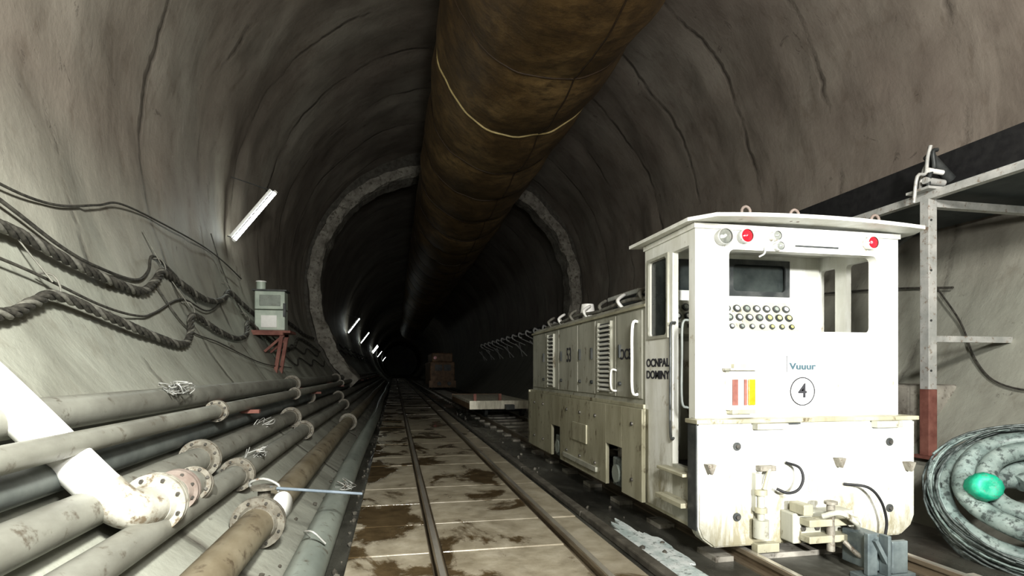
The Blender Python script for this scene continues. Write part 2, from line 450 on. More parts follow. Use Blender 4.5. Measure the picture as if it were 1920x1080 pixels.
m_.lathe((-.64,3.42,.33),(1,-.6,.1),[(0,-.06),(.05,-.06),(.055,0),(.075,0),(.075,.02),(0,.022)],WPIPE,28)
m_.tube([(-.80,3.5,.40),(-.82,3.48,.45),(-.74,3.46,.475),(-.66,3.45,.44),(-.66,3.45,.40)],.008,STEEL,8,4)
m_.done('valve_body',E)
m_=M(); m_.cyl((-.70,3.42,.43),(-.20,3.62,.33),.009,simple('blue_grey_rod',(.17,.21,.25),(.28,.33,.38)),10)
m_.tube([(-.45,3.2,.2),(-.47,3.15,.24),(-.42,3.1,.25),(-.36,3.12,.18)],.006,STEEL,6,4)
m_.done('steel_rod')
m_=M()
for (bx,by,bz,nn) in((-1.38,3.9,.99,14),(-.98,4.3,.52,6),(-.40,4.6,.2,6),(-1.13,5.2,.66,6)):
    for i in range(nn):
        b_=Vector((bx,by,bz)); p=[b_+Vector((random.uniform(-.05,.10),random.uniform(-.16,.16),random.uniform(-.05,.04))) for _ in range(4)]
        m_.tube(p,.0035,STEEL,5,4)
m_.done('tie_wire_bundle')
m_=M()
for y in(1.0,5.0,9.0,13,17,21,25,29,33,37,41,45):
    m_.beam((-1.60,y,.825),(-1.30,y,.825),.05,.03,RUST)
    m_.beam((-1.24,y,.762),(-1.10,y,.762),.05,.03,RUST)
    m_.beam((-1.56,y+.0,.80),(-1.23,y,.755),.04,.03,RUST)
m_.done('pipe_support_brackets')
m_=M()
for i in range(170):
    x=random.choice([random.uniform(-.33,-.27),random.uniform(-.66,-.55),random.uniform(-.9,-.85),random.uniform(1.45,1.7)]); y=random.uniform(1.5,16); r=random.uniform(.006,.022)
    b=bmesh.new(); bmesh.ops.create_icosphere(b,subdivisions=1,radius=r)
    z=max(0,wz(x))
    for v in b.verts: v.co=v.co*random.uniform(.7,1.2)+Vector((x,y,z+r*.5))
    m_.bm(b,STONE)
m_.done('rubble_stones')

# ------------------------------------------------------------ cables on left wall
def wallpts(L,off): return [(wx(z)+off,y,z) for y,z in L]
def swagext(last,z0,y1,step,amp):
    out=[];y=last
    while y<y1:
        out+=[(y+step*.5,z0-amp),(y+step,z0)]; y+=step
    return out
def bundle(name,L,r,strands=4,off=.06,lay=.35):
    base=catmull([Vector(p) for p in wallpts(L,off)],14)
    E=empty(name)
    acc=[0]
    for i in range(1,len(base)): acc.append(acc[-1]+(base[i]-base[i-1]).length)
    for k in range(strands):
        m_=M(); P=[]
        for i,p in enumerate(base):
            t=(base[min(i+1,len(base)-1)]-base[max(i-1,0)]).normalized()
            u=(Vector((1,0,0))-t*t.x).normalized(); w=t.cross(u)
            a=acc[i]/lay*2*math.pi+2*math.pi*k/strands
            P.append(p+u*(r*math.cos(a))+w*(r*math.sin(a)))
        m_.tube(P,r*.72,ROPEL if k==0 else ROPE,7,0); m_.done('strand_%d'%(k+1),E)
bundle('power_cable_bundle',[(1,2.05),(2.2,1.80),(3.0,1.86),(3.55,1.87),(4.05,1.80),(4.55,1.75),(5.05,1.744),(5.5,1.9),(5.8,2.025),(6.2,1.97),(6.7,1.90),(7.2,1.92),(7.7,2.02),(8.1,2.15),(8.6,2.05),(9.4,1.93),(10,1.95),(12,2.1),(14,1.95),(15.5,1.95)],.021)
bundle('power_cable_bundle',[(1,1.7),(2.2,1.40),(3.0,1.36),(3.4,1.46),(3.7,1.53),(4.3,1.44),(4.8,1.36),(5.3,1.327),(5.7,1.45),(6.1,1.65),(6.7,1.54),(7.3,1.49),(8.0,1.58),(8.5,1.78),(9.2,1.62),(10.2,1.5),(11.5,1.56),(13,1.8),(15.5,1.6)],.019)
def wire(L,r,off=.03,name='wall_cable'):
    m_=M(); m_.tube(wallpts(L,off),r,ROPE,7,8); return m_.done(name)
wire([(1.5,2.5),(2.6,2.3),(3.55,2.17),(4.2,2.19),(4.9,2.38),(5.4,2.53),(6.4,2.60),(7.6,2.64),(8.4,2.60),(9.2,2.5)],.009)
wire([(1.5,2.5),(2.6,2.28),(3.55,2.08),(4.1,1.9),(4.5,1.84),(5.1,1.84),(5.5,1.98),(5.75,2.16),(6.1,2.1),(6.6,1.86)],.012)
wire([(1.5,1.8),(2.6,1.74),(3.5,1.67),(4.25,1.54),(4.8,1.52),(5.2,1.59),(6.1,1.81),(6.9,1.78),(8.3,2.2)],.009)
wire([(8,2.9),(8.2,2.5),(8.4,2.1),(8.6,1.8)],.007)
wire([(5.5,1.9),(5.8,1.5),(6.6,1.4),(8,1.2),(10,1.15)],.007)
for off,z in((0,1.35),(.0,1.6)):
    wire([(9,z+.4)]+swagext(9.5,z,15.5,2,.14),.014,.04)
for z in(1.9,2.15):
    m_=M(); m_.tube([(wx(zz)+.06,y,zz) for y,zz in [(17+1.5*i,z-(.12 if i%2 else 0)) for i in range(20)]],.03,ROPE,7,4); m_.done('wall_cable')
m_=M()
for y,z in((5.8,2.06),(8.1,2.18),(6.1,1.69),(8.5,1.82),(3.7,1.57)):
    x=wx(z); m_.tube([(x-.03,y,z+.09),(x+.05,y,z+.08),(x+.09,y,z),(x+.06,y,z-.06),(x+.03,y,z-.03)],.006,ROPEL,6,4)
    m_.tube([(x+.05,y,z+.04),(wx(z+.35)+.02,y-.05,z+.33)],.005,ROPEL,6,0)
m_.done('cable_hooks')

# ------------------------------------------------------------ electrical box on bracket
E=empty('electrical_box')
m_=M(); m_.box(-2.02,-1.60,8.85,9.1,1.70,2.0,BOXG,.012); m_.box(-2.02,-1.60,8.85,9.1,2.01,2.28,BOXG,.012)
m_.box(-2.05,-1.57,8.82,9.12,2.28,2.30,DGREY)
m_.box(-1.93,-1.71,8.835,8.85,1.74,1.92,WHITEP,.004); m_.box(-1.95,-1.66,8.835,8.85,2.06,2.22,PIPE2,.004)
m_.cyl((-1.95,8.95,2.30),(-1.95,8.95,2.42),.065,BOXG,18); m_.cyl((-1.95,8.95,2.42),(-1.95,8.95,2.435),.075,WHITEP,18)
m_.box(-1.62,-1.585,8.83,8.87,1.9,2.1,DGREY)
m_.done('enclosure',E)
m_=M(); m_.box(-2.28,-1.50,8.72,9.2,1.655,1.69,RUST)
for y in(8.76,9.15):
    m_.beam((-1.62,y,1.65),(-1.72,y,1.02),.05,.05,RUST); m_.beam((-2.05,y,1.66),(-1.6,y,1.64),.05,.05,RUST)
    m_.beam((-1.6,y,1.62),(-1.86,y,1.38),.035,.035,RUST)
m_.box(-2.1,-1.6,8.70,8.74,1.62,1.66,RUST)
m_.done('shelf_bracket',E)

# ------------------------------------------------------------ fluorescent lamps
def lamp(y,en=9,r=.022):
    E=empty('fluorescent_wall_lamp'); 
    a=Vector((-2.33,y,3.05)); b_=Vector((-1.78,y+.06,3.80))
    m_=M(); m_.cyl(a,b_,r,TUBE,12); m_.done('tube',E)
    m_=M(); d=(b_-a).normalized(); 
    m_.beam(a+Vector((-.055,0,.04)),b_+Vector((-.055,0,.04)),.04,.04,WHITEP)
    m_.cyl(a-d*.03,a,r*1.1,WHITEP,10); m_.cyl(b_,b_+d*.03,r*1.1,WHITEP,10)
    m_.beam(b_+Vector((-.05,0,.03)),(wx(3.95)-.02,y+.06,4.0),.012,.012,DGREY)
    m_.beam(a+Vector((-.05,0,.03)),(wx(3.1)-.02,y,3.1),.012,.012,DGREY)
    m_.done('bracket',E)
    if y<20:
        l=bpy.data.lights.new('tube_light','AREA'); l.shape='RECTANGLE'; l.size=.9; l.size_y=.05; l.energy=en; l.color=(.9,1,.92)
        o=bpy.data.objects.new('tube_light',l); COL.objects.link(o); o.parent=E
        o.location=(a+b_)/2+Vector((.06,-.02,-.04)); 
        o.rotation_euler=Vector((.8,-.1,-.58)).to_track_quat('-Z','Y').to_euler()
lamp(9,14,.027)
for y in(30,41,61,64,81,115): lamp(y,0)

# ------------------------------------------------------------ right side support frame with conveyor
E=empty('conveyor_support_frame')
m_=M(); PX,PY=4.2,3.72
m_.box(PX-.04,PX+.04,PY-.04,PY+.04,.95,2.47,STEEL,.004)
m_.box(PX-.041,PX+.041,PY-.041,PY+.041,.42,.95,RUST,.004)
m_.box(PX-.09,PX+.09,PY-.09,PY+.09,.40,.42,RUST)
for i in range(4): m_.cyl((PX-.02,PY-.045,1.1+.4*i),(PX-.02,PY-.038,1.1+.4*i),.009,DGREY,8)
m_.done('post',E)
m_=M()
m_.box(PX-.03,PX+.03,-2.0,5.6,2.47,2.53,STEEL)
m_.box(PX,5.30,PY-.03,PY+.03,2.41,2.47,STEEL)
m_.box(PX,5.02,PY-.025,PY+.025,1.33,1.38,STEEL)
m_.box(PX-.0,5.3,5.2,5.26,2.41,2.47,STEEL); m_.box(PX,5.3,1.9,1.96,2.41,2.47,STEEL)
m_.beam((PX-.15,5.2,2.30),(PX+.5,5.2,2.25),.04,.04,STEEL)
m_.beam((4.3,PY+.1,2.34),(5.2,5.1,2.36),.04,.04,DGREY)
m_.done('beams',E)
m_=M(); m_.box(PX+.05,5.38,-2,5.5,2.53,2.56,TEALB)
m_.done('deck',E)
E2=empty('conveyor_belt')
m_=M()
prof=[(4.62,2.92),(4.72,2.74),(4.95,2.66),(5.18,2.74),(5.30,2.94)]
vs=[];fs=[]
for y in(-3,9.5):
    for x,z in prof: vs.append((x,y,z))
    for x,z in prof[::-1]: vs.append((x,y,z+.02))
for i in range(10): fs.append([i,(i+1)%10,10+(i+1)%10,10+i])
m_.raw(vs,fs,BLACK); m_.box(4.58,4.64,-3,9.5,2.62,2.95,BLACK)
m_.done('belt_trough',E2)
m_=M()
for y in(-1.5,.2,1.9,3.72,5.4,7.2,9.0):
    if y<5.5: m_.box(4.60,5.3,y-.02,y+.02,2.56,2.62,DGREY)
    else: m_.beam((4.58,y,2.64),(5.45,y,2.64),.05,.05,DGREY)
    m_.cyl((4.80,y,2.62),(5.1,y,2.62),.035,DGREY,14)
m_.done('idler_frames',E2)
E=empty('roller_bracket'); m_=M()
m_.box(PX-.11,PX+.11,PY-.10,PY+.10,2.53,2.55,STEEL)
m_.tube([(PX-.14,PY,2.44),(PX-.14,PY-.03,2.64),(PX-.06,PY-.03,2.67),(PX-.03,PY-.02,2.80),(PX+.0,PY-.02,2.90)],.014,STEEL,8,4)
m_.tube([(PX-.02,PY+.06,2.54),(PX+.0,PY+.05,2.70),(PX+.03,PY+.03,2.80),(PX+.05,PY+.03,2.92)],.014,STEEL,8,4)
m_.tube([(PX-.06,PY-.05,2.56),(PX-.04,PY-.05,2.66),(PX-.0,PY-.05,2.72),(PX-.01,PY-.05,2.84),(PX+.03,PY-.05,2.86)],.016,DGREY,8,4)
m_.cyl((PX-.08,PY-.04,2.61),(PX+.10,PY-.04,2.60),.028,STEEL,16); m_.cyl((PX+.02,PY+.02,2.84),(PX+.24,PY+.02,2.66),.040,DGREY,16)
m_.cyl((PX-.06,PY-.05,2.69),(PX+.08,PY-.05,2.68),.020,WPIPE,12)
m_.done('clamp',E)
m_=M(); m_.tube([(wx(z,1)-.03,y,z) for y,z in((4.6,1.95),(4.2,1.55),(3.9,1.2),(3.6,1.0),(3.2,.95),(2.6,1.05))],.008,ROPE,6,6); m_.done('wall_cable')
m_=M(); m_.tube([(wx(z,1)-.03,y,z) for y,z in((6.4,2.1),(5.2,2.0),(4.4,1.9))],.01,ROPE,6,6); m_.done('wall_cable')
m_=M(); m_.box(4.28,5.1,3.95,4.6,.3,.98,CONC,.03); m_.done('concrete_plinth')

E=empty('cable_bracket_row'); m_=M()
for i in range(13):
    y=16.9+i*1.25
    z=2.55; x=wx(z,1)
    m_.tube([(x,y,z+.1),(x-.25,y,z+.12),(x-.45,y,z),(x-.6,y,z+.06),(x-.62,y,z-.08),(x-.5,y,z-.14)],.036,WHITEP,6,3)
    m_.beam((x+.02,y,z-.4),(x-.55,y,z-.15),.03,.03,STEEL)
    if i%2==0: m_.beam((wx(1.7,1),y,1.7),(x-.6,y+.7,2.2),.03,.03,WHITEP); m_.beam((wx(1.7,1),y+.8,1.7),(x-.6,y,2.2),.03,.03,WHITEP)
m_.done('hooks',E)
m_=M()
for dx,dz in((-.2,.14),(-.4,.04),(-.55,-.1)): m_.tube([(wx(2.55,1)+dx,16.6+1.25*i,2.58+dz-.03*(i%2)) for i in range(14)],.03,ROPE,8,3)
m_.done('cables',E)

# ------------------------------------------------------------ hose coil
E=empty('hose_coil')
C=Vector((3.68,2.54,.38)); nrm=Vector((-.48,-.42,.77)).normalized()
u=nrm.cross(Vector((0,0,1))).normalized(); w=nrm.cross(u)
def coilpts(r0,r1,turns,h0,h1,ph=0,jit=.01,n=40):
    out=[];T=int(turns*n)
    for i in range(T+1):
        t=i/T;a=ph+turns*2*math.pi*t;r=r0+(r1-r0)*t+jit*noise.noise(Vector((i*.15,ph,0)))*2
        out.append(C+u*(r*math.cos(a))+w*(r*math.sin(a))+nrm*(h0+(h1-h0)*t+jit*noise.noise(Vector((i*.1,ph,5)))))
    return out
for k,(r0,r1,tu,h0,h1,rr,mt) in enumerate(((.50,.42,1.3,-.07,-.03,.052,HOSE),(.43,.22,1.8,.06,.07,.055,HOSE),(.26,.16,1.2,-.05,-.04,.050,HOSE),(.52,.52,1,-.14,-.14,.03,HOSED))):
    m_=M(); m_.tube(coilpts(r0,r1,tu,h0,h1,k*1.1+2,.02),rr,mt,14,0); m_.done('hose_%d'%(k+1),E)
m_=M()
for k in range(40):
    m_.tube(coilpts(.51+random.uniform(-.04,.06),.51+random.uniform(-.04,.06),random.choice([.5,.7,1.0]),random.uniform(-.12,.06),random.uniform(-.12,.06),random.random()*6,.025,34),.007,HOSED if k%3 else HOSE,5,0)
m_.done('wire_strands',E)
g=Vector((3.33,2.60,.43)); gd=Vector((-.45,-.75,.2)).normalized()
m_=M()
m_.lathe(g,gd,[(0,-.12),(.062,-.12),(.076,-.08),(.072,-.05),(.085,.0),(.078,.03),(.072,.055),(.045,.065),(.02,.055),(0,.05)],GREEN,12)
m_.tube([g-gd*.08,g-gd*.2+Vector((0,0,-.01)),g+Vector((.36,.15,.0)),g+Vector((.6,-.02,-.02)),g+Vector((.68,-.2,-.03))],.055,HOSE,14,5)
m_.done('green_cap',E)

# ------------------------------------------------------------ flat wagon & distant car
E=empty('flat_wagon'); m_=M()
x0,x1=1.55,2.87
for i in range(7):
    w_=(x1-x0)/7; m_.box(x0+i*w_+.006,x0+(i+1)*w_-.006,11.8,15.4,.40,.45,WOOD)
m_.box(x0,x1,11.75,11.8,.28,.46,WOOD); m_.box(x0,x1,15.4,15.45,.28,.46,BROWN)
m_.box(x0,x0+.08,11.8,15.4,.28,.40,BROWN); m_.box(x1-.08,x1,11.8,15.4,.28,.40,BROWN)
m_.box(2.3,2.48,11.55,11.75,.28,.38,DGREY)
for y in(12.3,14.8):
    m_.cyl((1.9,y,.215),(2.9,y,.215),.03,DGREY,12)
    for x in(1.975,2.805): m_.cyl((x-.035,y,.225),(x+.035,y,.225),.145,DGREY,24); m_.box(x-.04,x+.04,y-.1,y+.1,.25,.3,DGREY)
for x in(x0+.12,x1-.65): m_.box(x,x+.06,12.0,12.06,.45,.60,RUST)
m_.done('wagon_body',E)
E=empty('rail_car'); m_=M()
m_.box(1.75,3.0,28.5,33,.35,1.55,BROWN,.05); m_.box(1.85,2.9,28.6,32,1.55,2.0,BROWN,.05)
m_.box(1.70,3.05,28.4,28.5,.25,.6,BROWN); m_.box(2.0,2.35,28.47,28.5,1.1,1.4,DGREY); m_.box(2.45,2.8,28.47,28.5,1.1,1.4,DGREY)
m_.cyl((2.0,28.4,1.75),(2.0,28.6,1.75),.08,REDL); m_.cyl((2.2,28.3,.45),(2.2,28.45,.45),.1,DGREY); m_.cyl((2.7,28.3,.45),(2.7,28.45,.45),.1,DGREY)
for y in(29.3,31.8):
    for x in(1.975,2.805): m_.cyl((x-.04,y,.26),(x+.04,y,.26),.18,DGREY)
    m_.cyl((1.9,y,.26),(2.9,y,.26),.03,DGREY)
m_.done('car_body',E)

# ------------------------------------------------------------ LOCOMOTIVE
L=empty('tunnel_locomotive')
XL,XR=1.70,3.10; YF,YR=2.95,3.61
XZ=lambda u,v,w:(u,w,v)
YZ=lambda u,v,w:(w,u,v)
m_=M()
def outline(x0,x1,z0,z1,ch):
    return [(x0,z1),(x1,z1),(x1,z0+ch*1.3),(x1-ch*.3,z0+ch*.6),(x1-ch*1.1,z0),(x0+ch*1.1,z0),(x0+ch*.3,z0+ch*.6),(x0,z0+ch*1.3)]
def prism(m_,pts,y0,y1,mat,bev=.006):
    b=bmesh.new(); vs=[b.verts.new((x,y0,z)) for x,z in pts]; f=b.faces.new(vs)
    r=bmesh.ops.extrude_face_region(b,geom=[f])
    for v in r['geom']:
        if isinstance(v,bmesh.types.BMVert): v.co.y=y1
    if bev: bmesh.ops.bevel(b,geom=b.edges[:],offset=bev,segments=2,affect='EDGES')
    m_.bm(b,mat)
prism(m_,outline(1.66,3.12,.10,.80,.09),2.85,2.95,CREAM,.01)
m_.box(1.645,3.135,2.835,2.97,.80,.825,SKIRT,.004)
m_.box(1.653,1.662,2.86,2.95,.2,.8,DGREY)
m_.done('front_bumper',L)
m_=M()
m_.plate(XL,XR,1.25,1.93,1.91,2.93,1.335,1.81,.035,YF,YF+.05,XZ,CREAM)
m_.plate(1.885,2.955,1.31,1.835,1.91,2.93,1.335,1.81,.035,YF-.012,YF,XZ,CREAM)
m_.box(XL,XR,YF,YF+.05,.825,1.25,CREAM)
m_.box(XL,XL+.04,YF+.05,YF+.07,.5,1.93,CREAM); m_.box(XL,XL+.04,YF+.07,3.22,1.84,1.93,CREAM)
m_.plate(3.22,YR,.20,1.93,3.285,3.54,1.33,1.83,.025,XL,XL+.04,YZ,CREAM)
m_.plate(3.265,3.56,1.31,1.85,3.285,3.54,1.33,1.83,.025,XL-.012,XL,YZ,CREAMD)
m_.box(XL,XL+.04,YF+.05,3.22,.20,.52,CREAMD)
m_.plate(YF+.05,3.36,.20,1.93,3.04,3.32,1.33,1.83,.025,XR-.04,XR,YZ,CREAM)
m_.plate(3.36,YR,.20,1.93,3.42,3.57,1.33,1.83,.025,XR-.04,XR,YZ,CREAM)
m_.plate(XL+.04,2.24,.9,1.93,1.80,2.12,1.66,1.88,.025,YR-.04,YR,XZ,CREAM)
m_.plate(2.24,XR-.04,.9,1.93,2.33,2.78,1.65,1.87,.03,YR-.04,YR,XZ,CREAM)
m_.plate(2.31,2.80,1.63,1.89,2.345,2.765,1.665,1.855,.03,YR-.055,YR-.04,XZ,DGREY)
m_.box(XL+.04,XR-.04,2.99,YR-.0,.45,.50,DGREY)
m_.done('cab_shell',L)
m_=M(); m_.box(1.80,2.12,YR-.02,YR-.015,1.66,1.88,GLASS); m_.box(2.33,2.78,YR-.02,YR-.015,1.65,1.87,GLASS); m_.box(XL+.015,XL+.02,3.285,3.54,1.33,1.83,GLASS)
m_.done('cab_glass',L)
m_=M(); vs=[];n_=12
for (y,xa,xb,zz) in((2.80,1.745,3.14,.0),(2.93,1.64,3.20,0),(3.70,1.62,3.20,0)):
    for t in(0,1):
        for i in range(n_+1):
            s=i/n_; x=xa+(xb-xa)*s; vs.append((x,y,1.955+.022*(1-(2*s-1)**2)+(.022 if t else 0)))
W=n_+1;fs=[]
for k in range(2):
    o=k*2*W;p=o+2*W
    for i in range(n_):
        fs.append([o+i,o+i+1,p+i+1,p+i]); fs.append([o+W+i,o+W+i+1,p+W+i+1,p+W+i])
    fs.append([o,o+W,p+W,p]); fs.append([o+n_,o+W+n_,p+W+n_,p+n_])
for o in(0,4*W):
    for i in range(n_): fs.append([o+i,o+i+1,o+W+i+1,o+W+i])
m_.raw(vs,fs,CREAM)
for x in(1.98,2.30,2.86): 
    m_.tube([(x-.022,2.88,1.975),(x-.026,2.88,2.025),(x,2.88,2.045),(x+.026,2.88,2.025),(x+.022,2.88,1.975)],.009,GASKET,6,3)
m_.box(1.69,3.11,2.94,3.62,1.925,1.955,CREAM)
m_.done('cab_roof',L)
m_=M()
def flamp(x,z,r,mt):
    m_.lathe((x,YF-.005,z),(0,-1,0),[(r*.7,-.02),(r,.0),(r*1.05,.045),(r*.93,.045)],STEEL,22)
    m_.lathe((x,YF-.045,z),(0,-1,0),[(r*.93,0),(r*.6,.012),(0,.018)],mt,22)
flamp(1.865,1.875,.046,LENS); flamp(2.005,1.885,.040,REDL); flamp(2.205,1.895,.028,LENS); flamp(2.225,1.835,.026,LENS); flamp(2.87,1.885,.038,REDL)
m_.tube([(2.20,2.93,1.87),(2.14,2.92,1.83),(2.13,2.92,1.79),(2.10,2.93,1.77)],.006,STEEL,6,4)
m_.box(2.36,2.66,YF-.006,YF,1.845,1.855,DGREY)
m_.done('roof_lamps',L)
m_=M(); m_.box(1.89,2.06,YF-.05,YF,.87,1.10,CREAM,.006); m_.box(1.87,2.08,YF-.09,YF,1.10,1.115,CREAMD,.003)
m_.box(1.905,1.94,YF-.056,YF-.05,.90,1.05,RUST); m_.box(1.945,1.975,YF-.056,YF-.05,.90,1.05,WHITEP); m_.box(1.98,1.998,YF-.056,YF-.05,.90,1.05,RUST); m_.box(2.005,2.05,YF-.062,YF-.05,.90,1.05,ORANGE,.004)
m_.box(1.90,2.05,YF-.06,YF,.85,.875,SKIRT); m_.box(1.93,2.03,YF-.03,YF,1.115,1.14,SKIRT)
m_.done('marker_lamp',L)
m_=M(); pts=[(2.41+.083*math.cos(t*math.pi/24),YF-.002,.975+.083*math.sin(t*math.pi/24)) for t in range(49)]
m_.tube(pts,.0035,INK,5,0); m_.done('number_ring',L)
FR=(math.radians(90),0,0)
text('4',(2.41,YF-.003,.975),FR,.12,INK,L,'number_text')
text('Vuuur',(2.41,YF-.003,1.125),FR,.055,simple('blue_black_ink',(.03,.07,.09),(.07,.12,.14)),L,'maker_text',1.3)
m_=M(); m_.box(2.30,2.37,YF-.003,YF-.001,1.185,1.188,INK); m_.box(2.30,2.303,YF-.003,YF-.001,1.09,1.188,INK); m_.done('plate_outline',L)
SR=(math.radians(90),0,math.radians(-90))
text('OCNPAL',(XL-.003,3.42,1.15),SR,.075,INK,L,'side_text_1',1.1)
text('DOMINY',(XL-.003,3.42,1.07),SR,.075,INK,L,'side_text_2',1.1)
text('53',(1.700,5.35,1.25),SR,.2,INK,L,'hood_number',.8)
text('OCE',(1.700,3.95,1.22),SR,.11,INK,L,'hood_text',1.0)
m_=M()
for x in(1.90,2.93):
    for z in(.67,.27): m_.cyl((x,2.842,z),(x,2.85,z),.024,DGREY,14); m_.cyl((x,2.83,z),(x,2.845,z),.012,BOLT,6)
def tri(x,z,s): prism(m_,[(x-s,z+s),(x+s,z+s),(x+.004,z-s),(x-.004,z-s)],2.80,2.85,FLANGE,.003)
for x,z in((2.56,.56),(1.72,.55),(3.05,.52)): tri(x,z,.028)
m_.box(2.02,2.12,2.80,2.85,.53,.56,FLANGE,.004); m_.box(1.995,2.035,2.81,2.85,.30,.52,CREAMD,.004)
m_.box(2.10,2.3,2.83,2.85,.79,.80,DGREY); m_.box(2.80,2.98,2.80,2.85,.76,.80,CREAMD,.004); m_.box(2.0,2.2,2.80,2.86,.765,.80,CREAMD,.004)
m_.cyl((2.02,2.80,.24),(2.02,2.80,.42),.020,CREAMD,14); m_.cyl((2.02,2.80,.16),(2.02,2.80,.26),.042,CREAMD,16); m_.cyl((2.02,2.80,.40),(2.02,2.80,.43),.035,SKIRT,8)
m_.cyl((2.02,2.80,.30),(2.02,2.80,.33),.034,SKIRT,8)
m_.tube([(2.08,2.81,.54),(2.06,2.80,.50),(2.04,2.80,.43)],.012,SKIRT,8,4)
m_.done('bumper_fittings',L)
m_=M()
m_.tube([(2.21,2.84,.57),(2.25,2.78,.55),(2.26,2.76,.49),(2.23,2.76,.43),(2.17,2.77,.41),(2.12,2.80,.43)],.008,BLACK,8,6)
m_.tube([(2.60,2.84,.43),(2.70,2.77,.42),(2.78,2.76,.34),(2.83,2.77,.22),(2.83,2.78,.12)],.008,BLACK,8,6)
m_.done('brake_hoses',L)
m_=M()
m_.box(2.18,2.58,2.74,2.85,.13,.30,CREAMD,.008); m_.box(2.22,2.54,2.66,2.74,.15,.19,SKIRT,.005); m_.box(2.22,2.54,2.66,2.74,.24,.28,SKIRT,.005)
m_.cyl((2.37,2.68,.10),(2.37,2.68,.36),.022,FLANGE,14); m_.cyl((2.37,2.68,.36),(2.37,2.68,.375),.035,FLANGE,14)
m_.tube([(2.30,2.66,.30),(2.36,2.60,.33),(2.46,2.60,.27),(2.52,2.66,.22)],.016,CREAMD,8,5)
m_.box(2.20,2.26,2.68,2.80,.30,.36,SKIRT,.006); m_.box(2.48,2.60,2.70,2.78,.09,.15,SKIRT,.005)
m_.tube([(2.42,2.64,.16),(2.46,2.58,.10),(2.52,2.58,.09),(2.58,2.64,.12)],.014,FLANGE,8,5)
for i in range(4): m_.cyl((2.24+i*.09,2.73,.215),(2.24+i*.09,2.76,.215),.016,BOLT,6)
m_.box(2.0,2.14,2.80,2.86,.07,.12,SKIRT,.004)
m_.done('coupler',L)
BG=simple('blue_grey_steel',(.08,.10,.105),(.20,.235,.23),7,.45,.3)
m_=M()
m_.box(2.41,2.47,2.47,2.50,.03,.25,BG,.005); m_.box(2.56,2.66,2.47,2.50,.03,.20,BG,.005); m_.box(2.46,2.57,2.50,2.70,.04,.22,BG,.005); m_.box(2.505,2.525,2.44,2.50,.03,.24,BG,.004); m_.beam((2.44,2.46,.22),(2.54,2.46,.05),.025,.02,BG); m_.box(2.38,2.70,2.46,2.56,0,.03,BG,.004)
m_.done('rerailing_block',L)
m_=M(); m_.box(1.62,1.72,2.97,3.30,.30,.33,SKIRT,.004); m_.box(1.63,1.72,2.97,3.30,.48,.50,SKIRT,.004)
m_.box(1.70,3.1,2.95,YR,.18,.20,SKIRT)
m_.tube([(1.71,3.03,1.40),(1.665,3.03,1.38),(1.66,3.03,1.2),(1.66,3.03,.92),(1.70,3.03,.88)],.008,PIPED,8,5)
m_.tube([(1.71,3.20,1.40),(1.675,3.20,1.38),(1.675,3.20,1.2),(1.675,3.20,.72),(1.70,3.20,.68)],.008,DGREY,8,5)
m_.done('cab_steps_rails',L)
m_=M()
R_=Matrix.Rotation(math.radians(-25),3,'X')
m_.box(1.78,2.72,3.40,3.44,1.32,1.58,CREAMD,.004,R_)
m_.box(1.78,2.72,3.44,3.56,.5,1.42,CREAMD,.004)
for r_ in range(3):
    for c_ in range(12):
        x=1.83+c_*.076; zo=(r_-1)*.07
        p=Vector((x,3.42,1.45))+R_@Vector((0,-.022,zo))
        mt=YEL if (c_>8 and r_<2) else (WHITEP if (r_+c_)%3 else PIPE2)
        m_.cyl(p,p+R_@Vector((0,-.012,0)),.026 if r_>0 else .018,DGREY,14); m_.cyl(p+R_@Vector((0,-.012,0)),p+R_@Vector((0,-.014,0)),.015 if r_>0 else .010,mt,14)
m_.box(2.75,3.0,3.15,3.4,.9,.97,BLACK,.02); m_.box(2.84,2.91,3.24,3.31,.5,.9,DGREY); m_.box(2.98,3.03,3.15,3.4,.95,1.3,BLACK,.02)
m_.done('cab_interior',L)
m_=M(); HX0,HX1=1.715,3.06
pr=[(HX0,.86),(HX0,1.56),(HX0+.03,1.60),(HX1-.03,1.60),(HX1,1.56),(HX1,.86)]
prism(m_,pr,YR,6.88,CREAMD,.0)
ys=[3.66,4.14,4.60,5.08,5.70,6.22,6.82]
for a,b_ in zip(ys[:-1],ys[1:]):
    m_.box(HX0-.012,HX0,a+.012,b_-.012,.90,1.53,CREAMD,.004)
m_.box(HX0-.03,HX1+.03,YR,6.92,.835,.865,SKIRT,.004)
m_.box(HX0-.02,HX0,YR,6.88,1.545,1.565,SKIRT)
m_.done('hood',L)
m_=M()
def louvre(y0,y1,z0,z1,nn):
    m_.box(HX0-.016,HX0-.011,y0,y1,z0,z1,DGREY)
    for i in range(nn):
        z=z0+(z1-z0)*(i+.5)/nn
        m_.box(HX0-.04,HX0-.008,y0,y1,z-.007,z+.003,CREAM,0,Matrix.Rotation(math.radians(-30),3,'Y'))
    for y in(y0,y1): m_.box(HX0-.035,HX0-.01,y-.012,y+.012,z0-.01,z1+.01,CREAMD)
louvre(4.22,4.50,.93,1.49,15); louvre(5.86,6.10,.93,1.49,13)
for y in(4.68,5.0,5.6,6.3,4.05): m_.cyl((HX0-.03,y,1.0),(HX0-.01,y,1.0),.016,DGREY,10); m_.box(HX0-.03,HX0-.012,y-.01,y+.01,1.2,1.3,DGREY)
m_.tube([(HX0,3.74,1.45),(HX0-.05,3.74,1.43),(HX0-.055,3.74,1.18),(HX0-.05,3.74,.95),(HX0,3.74,.93)],.011,WHITEP,10,5)
m_.tube([(HX0,4.14,1.1),(HX0-.05,4.14,1.1),(HX0-.05,4.14,.96),(HX0,4.14,.94)],.009,WHITEP,8,5)
m_.done('louvres_handles',L)
m_=M()
